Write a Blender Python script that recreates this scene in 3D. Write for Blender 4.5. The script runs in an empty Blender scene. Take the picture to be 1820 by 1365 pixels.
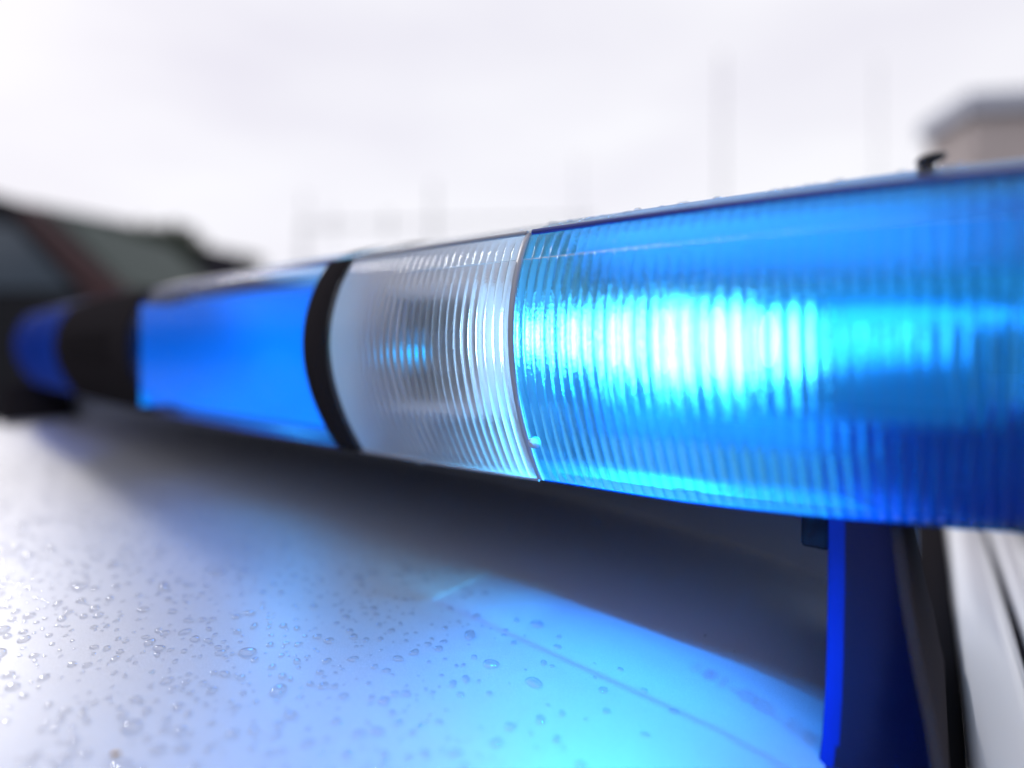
import bpy, bmesh, math, random
import numpy as np
from mathutils import Vector, Matrix

rnd = random.Random(7)
S = bpy.context.scene
COL = S.collection
R = math.radians
Z0 = 1.50                       # height of the car roof above the ground

# ------------------------------------------------------------------ camera
F = 1000.0 / 1820.0             # focal length in picture widths
YAW = 53.5
RV = Vector((math.sin(R(YAW)), math.cos(R(YAW)), 0))      # camera right
FV = Vector((-math.cos(R(YAW)), math.sin(R(YAW)), 0))     # camera forward
cam_d = bpy.data.cameras.new('camera')
cam = bpy.data.objects.new('camera', cam_d)
COL.objects.link(cam)
cam.location = (0, 0, Z0 + 0.130)
cam.rotation_euler = (R(90), 0, math.atan2(-FV.x, FV.y))
cam_d.sensor_width = 36
cam_d.lens = 36 * F
cam_d.shift_y = -69.5 / 1820.0
cam_d.clip_start = 0.005
cam_d.clip_end = 3000
cam_d.dof.use_dof = True
cam_d.dof.focus_distance = 0.245
cam_d.dof.aperture_fstop = 1.45
S.camera = cam

# ------------------------------------------------------------------ world, sun, exposure
SUN_DIR = Vector((-0.35, 0.045, 0.19)).normalized()        # towards the sun behind thin cloud
SUN_EL = math.asin(SUN_DIR.z)
SUN_AZ = math.atan2(SUN_DIR.x, SUN_DIR.y)
W = bpy.data.worlds.new('World')
S.world = W
W.use_nodes = True
nt = W.node_tree
nt.nodes.clear()
def wn(t, **kw):
    n = nt.nodes.new(t)
    for k, v in kw.items():
        setattr(n, k, v)
    return n
wo = wn('ShaderNodeOutputWorld')
sky = wn('ShaderNodeTexSky', sky_type='NISHITA')
sky.sun_disc = False
sky.sun_elevation = SUN_EL
sky.sun_rotation = SUN_AZ
bg1 = wn('ShaderNodeBackground'); bg1.inputs[1].default_value = 0.06
nt.links.new(sky.outputs[0], bg1.inputs[0])
tc = wn('ShaderNodeTexCoord')
mp = wn('ShaderNodeMapping'); mp.inputs['Scale'].default_value = (1.0, 1.0, 3.2)
nt.links.new(tc.outputs['Generated'], mp.inputs[0])
nz = wn('ShaderNodeTexNoise'); nz.inputs['Scale'].default_value = 1.7
nz.inputs['Detail'].default_value = 5; nz.inputs['Roughness'].default_value = 0.5
nt.links.new(mp.outputs[0], nz.inputs['Vector'])
cr = wn('ShaderNodeValToRGB')
cr.color_ramp.elements[0].position = 0.30; cr.color_ramp.elements[0].color = (0.84, 0.82, 0.91, 1)
cr.color_ramp.elements[1].position = 0.68; cr.color_ramp.elements[1].color = (0.99, 0.985, 1.03, 1)
nt.links.new(nz.outputs[0], cr.inputs[0])
bg2 = wn('ShaderNodeBackground'); bg2.inputs[1].default_value = 1.05
nt.links.new(cr.outputs[0], bg2.inputs[0])
mx = wn('ShaderNodeMixShader'); mx.inputs[0].default_value = 0.92
nt.links.new(bg1.outputs[0], mx.inputs[1]); nt.links.new(bg2.outputs[0], mx.inputs[2])
nt.links.new(mx.outputs[0], wo.inputs[0])

sun_d = bpy.data.lights.new('sun', 'SUN')
sun_d.energy = 0.6
sun_d.angle = R(6)
sun_d.color = (1.0, 0.96, 0.92)
sun = bpy.data.objects.new('sun', sun_d)
COL.objects.link(sun)
sun.location = (-6, 2, 8)
sun.rotation_euler = (-SUN_DIR).to_track_quat('-Z', 'Y').to_euler()

S.view_settings.view_transform = 'Standard'
S.view_settings.look = 'None'
S.view_settings.exposure = 0.0
S.view_settings.gamma = 1.0
S.view_settings.use_curve_mapping = False
S.render.engine = 'CYCLES'
cy = S.cycles
cy.max_bounces = 14; cy.transmission_bounces = 10; cy.transparent_max_bounces = 24
cy.glossy_bounces = 6; cy.diffuse_bounces = 4
cy.sample_clamp_indirect = 6.0
cy.caustics_reflective = False
cy.caustics_refractive = True
cy.blur_glossy = 0.3

LED_RGB = (0.10, 0.44, 1.0)

# ------------------------------------------------------------------ helpers
def mat(name):
    m = bpy.data.materials.new(name)
    m.use_nodes = True
    m.node_tree.nodes.clear()
    t = m.node_tree
    out = t.nodes.new('ShaderNodeOutputMaterial')
    return m, t, out

def pmat(name, col, rough=0.5, metal=0.0, coat=0.0, crough=0.04, noise=0.0, nscale=30, bump=0.0, bscale=200, spec=0.5, emit=None, estr=0):
    m, t, out = mat(name)
    p = t.nodes.new('ShaderNodeBsdfPrincipled')
    p.inputs['Base Color'].default_value = (*col, 1)
    p.inputs['Roughness'].default_value = rough
    p.inputs['Metallic'].default_value = metal
    p.inputs['Coat Weight'].default_value = coat
    p.inputs['Coat Roughness'].default_value = crough
    p.inputs['Specular IOR Level'].default_value = spec
    if emit:
        p.inputs['Emission Color'].default_value = (*emit, 1)
        p.inputs['Emission Strength'].default_value = estr
    c = t.nodes.new('ShaderNodeTexCoord')
    if noise:
        n = t.nodes.new('ShaderNodeTexNoise'); n.inputs['Scale'].default_value = nscale
        n.inputs['Detail'].default_value = 6
        t.links.new(c.outputs['Object'], n.inputs['Vector'])
        r = t.nodes.new('ShaderNodeValToRGB')
        r.color_ramp.elements[0].position = 0.3; r.color_ramp.elements[1].position = 0.7
        r.color_ramp.elements[0].color = (*[max(0, x * (1 - noise)) for x in col], 1)
        r.color_ramp.elements[1].color = (*[min(1, x * (1 + noise)) for x in col], 1)
        t.links.new(n.outputs[0], r.inputs[0])
        t.links.new(r.outputs[0], p.inputs['Base Color'])
    if bump:
        n2 = t.nodes.new('ShaderNodeTexNoise'); n2.inputs['Scale'].default_value = bscale
        n2.inputs['Detail'].default_value = 3
        t.links.new(c.outputs['Object'], n2.inputs['Vector'])
        b = t.nodes.new('ShaderNodeBump'); b.inputs['Strength'].default_value = bump
        b.inputs['Distance'].default_value = 0.001
        t.links.new(n2.outputs[0], b.inputs['Height'])
        t.links.new(b.outputs[0], p.inputs['Normal'])
    t.links.new(p.outputs[0], out.inputs[0])
    return m

def lens_mat(name, tint, see, rough, ior, grain=0.0, haze=0.0, hrough=0.3, fres=1.45, grough=0.05, fmul=1.0, frost=0.0, fcol=None):
    """moulded acrylic: a share goes straight through, most bends in the flutes, a little scatters, gloss on top"""
    m, t, out = mat(name)
    tr = t.nodes.new('ShaderNodeBsdfTransparent'); tr.inputs[0].default_value = (*tint, 1)
    rf = t.nodes.new('ShaderNodeBsdfRefraction'); rf.inputs[0].default_value = (*tint, 1)
    rf.inputs['Roughness'].default_value = rough; rf.inputs['IOR'].default_value = ior
    gl = t.nodes.new('ShaderNodeBsdfGlossy'); gl.inputs['Roughness'].default_value = grough
    lw = t.nodes.new('ShaderNodeLayerWeight'); lw.inputs[0].default_value = 0.5
    pw = t.nodes.new('ShaderNodeMath'); pw.operation = 'POWER'; pw.inputs[1].default_value = 5.0
    t.links.new(lw.outputs['Facing'], pw.inputs[0])
    fr = t.nodes.new('ShaderNodeMath'); fr.operation = 'MULTIPLY_ADD'
    f0 = ((fres - 1) / (fres + 1)) ** 2
    fr.inputs[1].default_value = (1 - f0) * fmul; fr.inputs[2].default_value = f0 * fmul
    t.links.new(pw.outputs[0], fr.inputs[0])
    a = t.nodes.new('ShaderNodeMixShader'); a.inputs[0].default_value = see
    t.links.new(tr.outputs[0], a.inputs[2])
    if haze:
        r2 = t.nodes.new('ShaderNodeBsdfRefraction'); r2.inputs[0].default_value = (*tint, 1)
        r2.inputs['Roughness'].default_value = hrough; r2.inputs['IOR'].default_value = ior
        h = t.nodes.new('ShaderNodeMixShader'); h.inputs[0].default_value = haze
        t.links.new(rf.outputs[0], h.inputs[1]); t.links.new(r2.outputs[0], h.inputs[2])
        t.links.new(h.outputs[0], a.inputs[1])
    else:
        t.links.new(rf.outputs[0], a.inputs[1])
    if frost:
        tl_ = t.nodes.new('ShaderNodeBsdfTranslucent'); tl_.inputs[0].default_value = (*(fcol or tint), 1)
        f2 = t.nodes.new('ShaderNodeMixShader'); f2.inputs[0].default_value = frost
        t.links.new(a.outputs[0], f2.inputs[1]); t.links.new(tl_.outputs[0], f2.inputs[2])
        a = f2
    b = t.nodes.new('ShaderNodeMixShader')
    t.links.new(fr.outputs[0], b.inputs[0]); t.links.new(a.outputs[0], b.inputs[1]); t.links.new(gl.outputs[0], b.inputs[2])
    if grain:
        c = t.nodes.new('ShaderNodeTexCoord')
        n = t.nodes.new('ShaderNodeTexNoise'); n.inputs['Scale'].default_value = 1500; n.inputs['Detail'].default_value = 2
        t.links.new(c.outputs['Object'], n.inputs['Vector'])
        bp = t.nodes.new('ShaderNodeBump'); bp.inputs['Strength'].default_value = grain; bp.inputs['Distance'].default_value = 0.0003
        t.links.new(n.outputs[0], bp.inputs['Height'])
        t.links.new(bp.outputs[0], rf.inputs['Normal'])
    t.links.new(b.outputs[0], out.inputs[0])
    return m

def emat(name, col, s):
    m, t, out = mat(name)
    e = t.nodes.new('ShaderNodeEmission'); e.inputs[0].default_value = (*col, 1); e.inputs[1].default_value = s
    t.links.new(e.outputs[0], out.inputs[0])
    return m

class MB:
    def __init__(self):
        self.v, self.f = [], []
    def grid(self, P, flip=False, close=False):
        """P: rows x cols of points"""
        n0 = len(self.v)
        r, c = len(P), len(P[0])
        for row in P:
            self.v += [tuple(p) for p in row]
        for i in range(r - 1):
            for j in range(c - 1 + (1 if close else 0)):
                j2 = (j + 1) % c
                q = (n0 + i * c + j, n0 + i * c + j2, n0 + (i + 1) * c + j2, n0 + (i + 1) * c + j)
                self.f.append(q[::-1] if flip else q)
        return self
    def poly(self, pts):
        n0 = len(self.v)
        self.v += [tuple(p) for p in pts]
        self.f.append(tuple(range(n0, n0 + len(pts))))
        return self
    def box(self, x0, x1, y0, y1, z0, z1, M=None):
        n = len(self.v)
        P = [Vector((x, y, z)) for z in (z0, z1) for y in (y0, y1) for x in (x0, x1)]
        if M: P = [M @ p for p in P]
        self.v += [tuple(p) for p in P]
        for q in ((0, 2, 3, 1), (4, 5, 7, 6), (0, 1, 5, 4), (2, 6, 7, 3), (0, 4, 6, 2), (1, 3, 7, 5)):
            self.f.append(tuple(n + i for i in q))
        return self
    def tube(self, pts, rad, seg=8, caps=True):
        pts = [Vector(p) for p in pts]
        rads = rad if isinstance(rad, (list, tuple)) else [rad] * len(pts)
        rows = []
        for i, p in enumerate(pts):
            d = (pts[min(i + 1, len(pts) - 1)] - pts[max(i - 1, 0)]).normalized()
            u = d.cross(Vector((0, 0, 1)))
            if u.length < 1e-3: u = d.cross(Vector((0, 1, 0)))
            u.normalize(); w = d.cross(u)
            rows.append([p + (u * math.cos(2 * math.pi * k / seg) + w * math.sin(2 * math.pi * k / seg)) * rads[i] for k in range(seg)])
        self.grid(rows, close=True)
        if caps:
            self.poly(rows[0]); self.poly(rows[-1][::-1])
        return self
    def prism(self, prof, y0, y1, M=None):
        """prof: (x,z) polygon, extruded along y"""
        A = [Vector((x, y0, z)) for x, z in prof]; B = [Vector((x, y1, z)) for x, z in prof]
        if M: A = [M @ p for p in A]; B = [M @ p for p in B]
        self.grid([A, B], close=True)
        self.poly(A); self.poly(B[::-1])
        return self

def obj(name, mb, m, parent=None, smooth=True, bevel=0, origin=None, bseg=2):
    me = bpy.data.meshes.new(name)
    v = mb.v
    o0 = Vector((0, 0, 0))
    if parent is not None:
        p = parent
        while p is not None:
            o0 = o0 + p.location; p = p.parent
        v = [(a - o0.x, b - o0.y, c - o0.z) for a, b, c in v]
    elif origin is not None:
        o0 = Vector(origin)
        v = [(a - o0.x, b - o0.y, c - o0.z) for a, b, c in v]
    me.from_pydata(v, [], mb.f)
    if bevel:
        bm = bmesh.new(); bm.from_mesh(me)
        bmesh.ops.recalc_face_normals(bm, faces=bm.faces)
        bmesh.ops.bevel(bm, geom=[e for e in bm.edges if len(e.link_faces) == 2 and e.calc_face_angle(0) > 0.5], offset=bevel, segments=bseg, profile=0.5, affect='EDGES')
        bm.to_mesh(me); bm.free()
    if smooth:
        me.polygons.foreach_set('use_smooth', [True] * len(me.polygons))
        if bevel:
            me.set_sharp_from_angle(angle=R(50))
    me.materials.append(m)
    o = bpy.data.objects.new(name, me)
    if parent is not None: o.parent = parent
    elif origin is not None: o.location = o0
    COL.objects.link(o)
    return o

def thing(name, label, cat, loc, group=None):
    o = bpy.data.objects.new(name, None); COL.objects.link(o)
    o.location = loc
    tag(o, label, cat, group)
    return o

def tag(o, label=None, cat=None, group=None, kind=None):
    if label: o['label'] = label
    if cat: o['category'] = cat
    if group: o['group'] = group
    if kind: o['kind'] = kind
    return o

def pxw(px, Z, z=0.0):
    """ground-plan point that lies Z metres ahead at picture column px (1820 wide) -- used to set out the yard"""
    return RV * ((px - 910) / 1000.0 * Z) + FV * Z + Vector((0, 0, z))

# ------------------------------------------------------------------ materials
M_asphalt = pmat('asphalt', (0.055, 0.056, 0.06), 0.75, noise=0.35, nscale=3)
M_grass = pmat('verge_grass', (0.05, 0.075, 0.03), 0.9, noise=0.4, nscale=6)
M_paint = pmat('silver_white_paint', (0.48, 0.485, 0.535), 0.45, metal=0.38, coat=0.25, crough=0.28, noise=0.10, nscale=2200, bump=0.18, bscale=1600)
M_white = pmat('white_body_paint', (0.80, 0.80, 0.83), 0.35, metal=0.1, coat=1.0)
M_rubber = pmat('black_rubber', (0.03, 0.027, 0.03), 0.85, spec=0.0)
M_black = pmat('black_plastic', (0.028, 0.025, 0.028), 0.65, bump=0.1, bscale=900, spec=0.0)
M_gloss_black = pmat('glossy_black_plastic', (0.003, 0.004, 0.010), 0.16, spec=0.5)
M_foot = pmat('navy_foot_plastic', (0.004, 0.008, 0.042), 0.2, metal=0.6)
M_lens_far = lens_mat('far_blue_lens', (0.10, 0.35, 0.9), 0.9, 0.1, 1.1, grough=0.5, fres=1.05, fmul=0.12, frost=0.35, fcol=(0.05, 0.20, 0.65))
M_lid = pmat('grey_lid_plastic', (0.16, 0.16, 0.20), 0.7, spec=0.1)
M_lid_clear = pmat('pale_lid_plastic', (0.34, 0.34, 0.38), 0.25)
M_rim_blue = pmat('blue_rim_plastic', (0.035, 0.05, 0.26), 0.2)
M_rim_clear = pmat('grey_rim_plastic', (0.32, 0.32, 0.37), 0.25)
M_tray = pmat('grey_tray_plastic', (0.42, 0.45, 0.54), 0.6, spec=0.2)
M_chrome = pmat('reflector_metal', (0.85, 0.87, 0.92), 0.4, metal=0.5)
M_whitepl = pmat('white_plastic', (0.78, 0.78, 0.82), 0.45)
M_greypl = pmat('grey_plastic', (0.55, 0.53, 0.55), 0.4)
M_glass = pmat('dark_window_glass', (0.03, 0.038, 0.045), 0.06, coat=0.3)
M_lens_blue = lens_mat('blue_fluted_lens', (0.10, 0.60, 1.0), 0.12, 0.055, 1.47, grain=0.9, haze=0.05, hrough=0.26, frost=0.002, fcol=(0.03, 0.30, 1.0))
M_lens_blue_s = lens_mat('blue_smooth_lens', (0.28, 0.66, 1.0), 0.93, 0.10, 1.1, grough=0.3, fres=1.25, fmul=0.5, frost=0.03, fcol=(0.05, 0.35, 1.0))
M_under_blue = lens_mat('blue_lens_floor', (0.12, 0.52, 1.0), 0.16, 0.15, 1.1, frost=0.01, fcol=(0.03, 0.3, 1.0))
M_under_clear = lens_mat('clear_lens_floor', (0.9, 0.92, 0.96), 0.15, 0.1, 1.1)
M_lens_clear = lens_mat('clear_fluted_lens', (0.95, 0.955, 0.98), 0.06, 0.02, 1.47, grain=0.5, haze=0.07, hrough=0.32, frost=0.10)
M_lens_clear_s = lens_mat('clear_smooth_lens', (0.95, 0.955, 0.98), 0.8, 0.10, 1.1, frost=0.12)
M_led = emat('led_chip', (0.45, 0.78, 1.0), 42.0)
M_led_dim = emat('led_chip_dim', (0.2, 0.6, 1.0), 6.0)
M_led_soft = emat('led_light_guide', LED_RGB, 3.2)
M_glint = emat('blue_glint_glow', (0.02, 0.42, 1.0), 2.4)
M_panel_glow = emat('light_panel_glow', (0.008, 0.25, 1.0), 1.2)
def _panel():
    t = M_panel_glow.node_tree
    e = [n for n in t.nodes if n.type == 'EMISSION'][0]
    c = t.nodes.new('ShaderNodeTexCoord'); n = t.nodes.new('ShaderNodeTexNoise'); n.inputs['Scale'].default_value = 6; n.inputs['Detail'].default_value = 0
    m_ = t.nodes.new('ShaderNodeMapRange'); m_.inputs[1].default_value = 0.3; m_.inputs[2].default_value = 0.7
    m_.inputs[3].default_value = 0.7; m_.inputs[4].default_value = 1.7
    t.links.new(c.outputs['Object'], n.inputs['Vector']); t.links.new(n.outputs[0], m_.inputs[0]); t.links.new(m_.outputs[0], e.inputs[1])
_panel()

# ------------------------------------------------------------------ light bar section curves
YC = 0.325
def herm(xs, ys):
    xs = np.array(xs, float); ys = np.array(ys, float)
    d = np.gradient(ys, xs)
    def f(x):
        x = min(max(x, xs[0]), xs[-1])
        i = int(min(max(np.searchsorted(xs, x) - 1, 0), len(xs) - 2))
        h = xs[i + 1] - xs[i]; t = (x - xs[i]) / h
        return float((2*t**3-3*t**2+1)*ys[i] + (t**3-2*t**2+t)*h*d[i] + (-2*t**3+3*t**2)*ys[i+1] + (t**3-t**2)*h*d[i+1])
    return f
y_top = herm([-1.32, -1.30, -1.25, -1.10, -0.89, -0.606, -0.39, -0.27, -0.14, -0.06, 0.0, 0.03, 0.06, 0.085, 0.10, 0.108],
             [0.325, 0.302, 0.286, 0.262, 0.242, 0.219, 0.2065, 0.2055, 0.205, 0.2065, 0.211, 0.218, 0.231, 0.252, 0.285, 0.325])
y_bot = herm([-1.32, -1.30, -1.25, -1.10, -0.89, -0.606, -0.39, -0.27, -0.14, -0.06, 0.0, 0.03, 0.06, 0.085, 0.10, 0.108],
             [0.325, 0.306, 0.291, 0.266, 0.245, 0.222, 0.2105, 0.2105, 0.2145, 0.221, 0.238, 0.252, 0.268, 0.285, 0.305, 0.325])
ZT, ZB = 0.1795, 0.0685
def bulge(x):
    a = 1.0
    if x > 0.03: a = max(0.0, 1 - (x - 0.03) / 0.078)
    if x < -1.20: a = max(0.0, (x + 1.32) / 0.12)
    b = 0.017 + 0.004 * min(1, max(0, (-0.142 - x) / 0.14))
    return b * math.sqrt(a) if a < 1 else b
def front(x, u, off=0.0):
    """front skin of the bar: u 0 at the lid edge .. 1 at the bottom edge; off = proud of it"""
    yt, yb = y_top(x), y_bot(x)
    z = ZT + (ZB - ZT) * u
    s = math.sin(math.pi * min(1, max(0, u ** 0.92))) ** 0.85
    return Vector((x, yt + (yb - yt) * u ** 1.3 - bulge(x) * s - off, Z0 + z))
def rear(x, u, off=0.0):
    p = front(x, u, off)
    return Vector((p.x, 2 * YC - p.y, p.z))
def frange(a, b, n):
    return [a + (b - a) * i / (n - 1) for i in range(n)]

X_END, X_A, X_B, X_C, X_D, X_E, X_FAR = 0.108, -0.140, -0.265, -0.2825, -0.562, -0.838, -1.32

bar = thing('light_bar', 'long blue and clear roof light bar glowing on the silver car roof', 'light bar', (-0.53, YC, Z0 + 0.012))

def fluted(x0, x1, pitch, seg, rows, amp):
    mb = MB()
    n = max(1, round(abs(x1 - x0) / pitch))
    us_top = frange(0.0, 0.115, 6)
    us_low = frange(0.118, 1.0, rows)
    for k in range(n):
        a = x0 + (x1 - x0) * k / n; b = x0 + (x1 - x0) * (k + 1) / n
        for us, sg in ((us_top, -0.55), (us_low, 1.0)):
            P = []
            for u in us:
                row = []
                for j in range(seg + 1):
                    t = j / seg
                    w = 1 - (2 * t - 1) ** 2
                    fade = min(1, (1 - u) / 0.03) if sg > 0 else min(1, u / 0.05)
                    w = w if sg > 0 else (w - 1) * -sg * (1 if sg > 0 else 1) + 0.4
                    row.append(front(a + (b - a) * t, u, amp * w * fade))
                P.append(row)
            mb.grid(P, flip=(x1 > x0))
    return mb

def smoothskin(x0, x1, nx, nu, fn, off=0.0, flip=False, u0=0.0, u1=1.0):
    return MB().grid([[fn(x, u, off) for x in frange(x0, x1, nx)] for u in frange(u0, u1, nu)], flip=flip)

def underside(x0, x1, nx, dep=0.02):
    mb = MB()
    def row(k):
        r_ = []
        for x in frange(x0, x1, nx):
            p = front(x, 1.0)
            y = min(p.y + dep * k, YC)
            r_.append(Vector((x, y, p.z - 0.0015 * k)))
        return r_
    mb.grid([row(0), row(0.5), row(1)])
    return mb

def rim(x0, x1, nx, u, rad, fn=front, dz=0.0, dy=0.0):
    pts = []
    for x in frange(x0, x1, nx):
        p = fn(x, u)
        pts.append((p.x, p.y + dy, p.z + dz))
    return MB().tube(pts, rad, 8)

# near blue lens
ln = obj('blue_lens', fluted(X_A - 0.0005, X_END, 0.0043, 10, 44, 0.0013), M_lens_blue, bar)
tag(ln, 'bright near blue lens with vertical flutes')
obj('lens_rear', smoothskin(X_A - 0.0005, X_END, 60, 20, rear, flip=False), M_lens_blue_s, ln)
obj('lens_underside', underside(X_A, X_END, 60, 0.026), M_under_blue, ln)
obj('top_rim', rim(X_A, X_END - 0.001, 60, 0.0, 0.0016), M_rim_blue, ln)
obj('bottom_rim', rim(X_A, X_END - 0.001, 60, 1.0, 0.0006), M_lens_blue_s, ln)
# clear lens
lc = obj('clear_lens', fluted(X_B, X_A - 0.0035, 0.0043, 10, 44, 0.0013), M_lens_clear, bar)
tag(lc, 'clear colourless fluted lens')
obj('lens_rear', smoothskin(X_B, X_A - 0.0035, 16, 20, rear, flip=False), M_lens_clear_s, lc)
obj('lens_underside', underside(X_B, X_A - 0.0005, 20, 0.026), M_under_clear, lc)
obj('top_rim', rim(X_B, X_A - 0.003, 24, 0.0, 0.0013), M_rim_clear, lc)
obj('bottom_rim', rim(X_B, X_A - 0.003, 24, 1.0, 0.0010), M_rim_clear, lc)
# joint flange between the clear and the near blue lens
def ring(x0, x1, off, fn, nu=30):
    P = []
    for x, o in ((x0, -0.002), (x0, off), (x1, off), (x1, -0.002)):
        P.append([fn(x, u, o) for u in frange(0.0, 1.0, nu)])
    return MB().grid(P)
obj('joint_flange', ring(X_A - 0.0032, X_A - 0.0008, 0.0006, front), pmat('joint_plastic', (0.42, 0.43, 0.50), 0.35), bar)
p = front(X_A + 0.002, 0.83, 0.0012)
sc_ = MB().tube([p + Vector((0, 0.002, 0)), p + Vector((0, -0.001, 0)), p + Vector((0, -0.0022, -0.0004))], [0.0026, 0.0024, 0.0010], 12)
obj('screw_head', sc_, M_greypl, bar)
# black band
bd = ring(X_C, X_B, 0.0022, front, 40)
topb = []
for k in frange(0, 1, 14):
    f0 = front(0.5 * (X_C + X_B), 0, 0.002)
    y = f0.y + (2 * YC - 2 * f0.y) * k
    topb.append(y)
band = obj('black_band', bd, M_black, bar)
obj('rear_band', MB().grid([[rear(x, u, o) for u in frange(0, 1, 24)] for x, o in ((X_C, -0.002), (X_C, 0.002), (X_B, 0.002), (X_B, -0.002))]), M_black, band)
# gasket line beside the band
obj('gasket', ring(X_B - 0.0002, X_B + 0.0022, 0.0004, front), M_gloss_black, bar)
# second blue lens
lm = obj('blue_lens', fluted(X_D, X_C, 0.0052, 6, 36, 0.00055), M_lens_blue_s, bar)
tag(lm, 'soft glowing blue lens between the two black sections')
obj('lens_rear', smoothskin(X_D, X_C, 30, 16, rear, flip=False), M_lens_blue_s, lm)
obj('lens_underside', underside(X_D, X_C, 30, 0.026), M_lens_blue_s, lm)
obj('top_rim', rim(X_D, X_C, 40, 0.0, 0.0014), M_rim_blue, lm)
obj('bottom_rim', rim(X_D, X_C, 40, 1.0, 0.0010), M_rim_blue, lm)
# centre housing
hs = MB()
hs.grid([[front(x, u, 0.003) for x in frange(X_E, X_D, 24)] for u in frange(0, 1, 30)])
hs.grid([[rear(x, u, 0.003) for x in frange(X_E, X_D, 24)] for u in frange(0, 1, 20)], flip=True)
for x in (X_E, X_D):
    L = [front(x, u, 0.003) for u in frange(0, 1, 20)]; Rr = [rear(x, u, 0.003) for u in frange(0, 1, 20)]
    hs.grid([L, Rr])
hous = obj('centre_housing', hs, M_black, bar)
# slots of the loudspeaker grille in the housing
gr = []
for k in range(5):
    u = 0.34 + 0.06 * k
    obj('grille_rib', MB().tube([front(x, u, 0.0035) for x in frange(X_E + 0.05, X_D - 0.05, 10)], 0.0015, 6), M_black, hous)
# far blue lens
lf = obj('blue_lens', fluted(X_FAR, X_E, 0.0062, 6, 30, 0.0006), M_lens_far, bar)
tag(lf, 'dark unlit blue lens at the far end')
obj('lens_rear', smoothskin(X_FAR, X_E, 40, 16, rear, flip=False), M_lens_far, lf)
obj('lens_underside', underside(X_FAR, X_E, 40, 0.026), M_lens_far, lf)
obj('top_rim', rim(X_FAR + 0.001, X_E, 40, 0.0, 0.0014), M_rim_blue, lf)
obj('bottom_rim', rim(X_FAR + 0.001, X_E, 40, 1.0, 0.0011), M_rim_blue, lf)

# lid: shallow dome over the bar
def lidz(k):
    e = min(k, 1 - k) * 2          # 0 edge .. 1 ridge
    return 0.0195 * (1 - (1 - e) ** 2.4)
def lid_pt(x, k):
    a = y_top(x) + 0.0008; b = 2 * YC - a
    sc = min(1.0, (b - a) / 0.2)
    return Vector((x, a + (b - a) * k, Z0 + ZT + 0.0012 + lidz(k) * sc))
def lid_mb(x0, x1, nx):
    mb = MB()
    mb.grid([[lid_pt(x, k) for x in frange(x0, x1, nx)] for k in [0, .01, .02, .04, .07, .1, .14, .2, .3, .4, .5, .6, .7, .8, .9, .96, 1]])
    return mb
lid = obj('lid', lid_mb(X_A, X_END - 0.001, 60), M_lens_blue_s, bar)
obj('lid', lid_mb(X_B, X_A - 0.0006, 20), M_lens_clear_s, bar)
obj('lid', lid_mb(X_D, X_C - 0.0005, 30), M_lens_blue_s, bar)
obj('lid', lid_mb(X_E, X_D - 0.0005, 30), M_black, bar)
obj('lid', lid_mb(X_FAR + 0.001, X_E - 0.0005, 30), M_lens_far, bar)
bt = MB().grid([[Vector((x, lid_pt(x, k).y, lid_pt(x, k).z + 0.0018)) for x in (X_C, X_C + 0.003, X_B - 0.003, X_B)] for k in frange(0, 1, 20)])
obj('band_top', bt, M_black, band)

# rubber plug on the lid
bx = -0.0005; kk = 0.075
q = lid_pt(bx, kk)
pl = MB()
pl.tube([q + Vector((0, 0, -0.001)), q + Vector((0, 0, 0.0016))], [0.0026, 0.0024], 12)
d = RV * 1.0 + Vector((0, 0, 0.26)); d.normalize()
c0 = q + Vector((0, 0, 0.0036)) + d * 0.0016
rows = []
side = d.cross(Vector((0, 0, 1))).normalized(); up = side.cross(d) * 1
for i in range(9):
    t = -1 + 2 * i / 8
    rr = max(0.02, 1 - abs(t) ** 3.0)
    rows.append([c0 + d * (t * 0.0052) + side * math.cos(a) * 0.0036 * rr + up * math.sin(a) * 0.0020 * rr for a in [2 * math.pi * j / 14 for j in range(14)]])
pl.grid(rows, close=True)
obj('rubber_plug', pl, M_gloss_black, bar)

# base tray under the lenses
XM = -0.74
def roofz(x, y):
    u = (x - XM) / 0.71
    e = abs(u)
    z = 0.010 - 0.030 * e ** 3.2
    if e > 0.93: z -= 0.02 * ((e - 0.93) / 0.07) ** 2 * 0.3
    z -= 0.035 * ((y - 0.35) / 0.95) ** 2 if y < 0.35 else 0.05 * ((y - 0.35) / 1.1) ** 2
    return Z0 + z
def base_mb(x0, x1, n):
    mb = MB()
    rows = []
    for x in frange(x0, x1, n):
        a = min(y_bot(x) + 0.020, YC - 0.004); b = 2 * YC - a
        rows.append([Vector((x, a, Z0 + 0.0675)), Vector((x, a + 0.001, Z0 + 0.0655)), Vector((x, min(a + 0.035, YC), Z0 + 0.063)), Vector((x, min(a + 0.09, YC + 0.001), Z0 + 0.058)),
                     Vector((x, max(b - 0.006, YC + 0.002), Z0 + 0.055)), Vector((x, max(b - 0.004, YC + 0.003), roofz(x, b) + 0.0006)), Vector((x, max(b, YC + 0.004), roofz(x, b) + 0.0006)), Vector((x, b, Z0 + 0.0675)),
                     Vector((x, b - 0.003, Z0 + 0.071)), Vector((x, a + 0.003, Z0 + 0.071))])
    mb.grid(rows, close=True)
    mb.poly(rows[0]); mb.poly(rows[-1][::-1])
    return mb
obj('base_tray', base_mb(X_FAR + 0.03, -0.004, 60), M_tray, bar, smooth=False)

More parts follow.
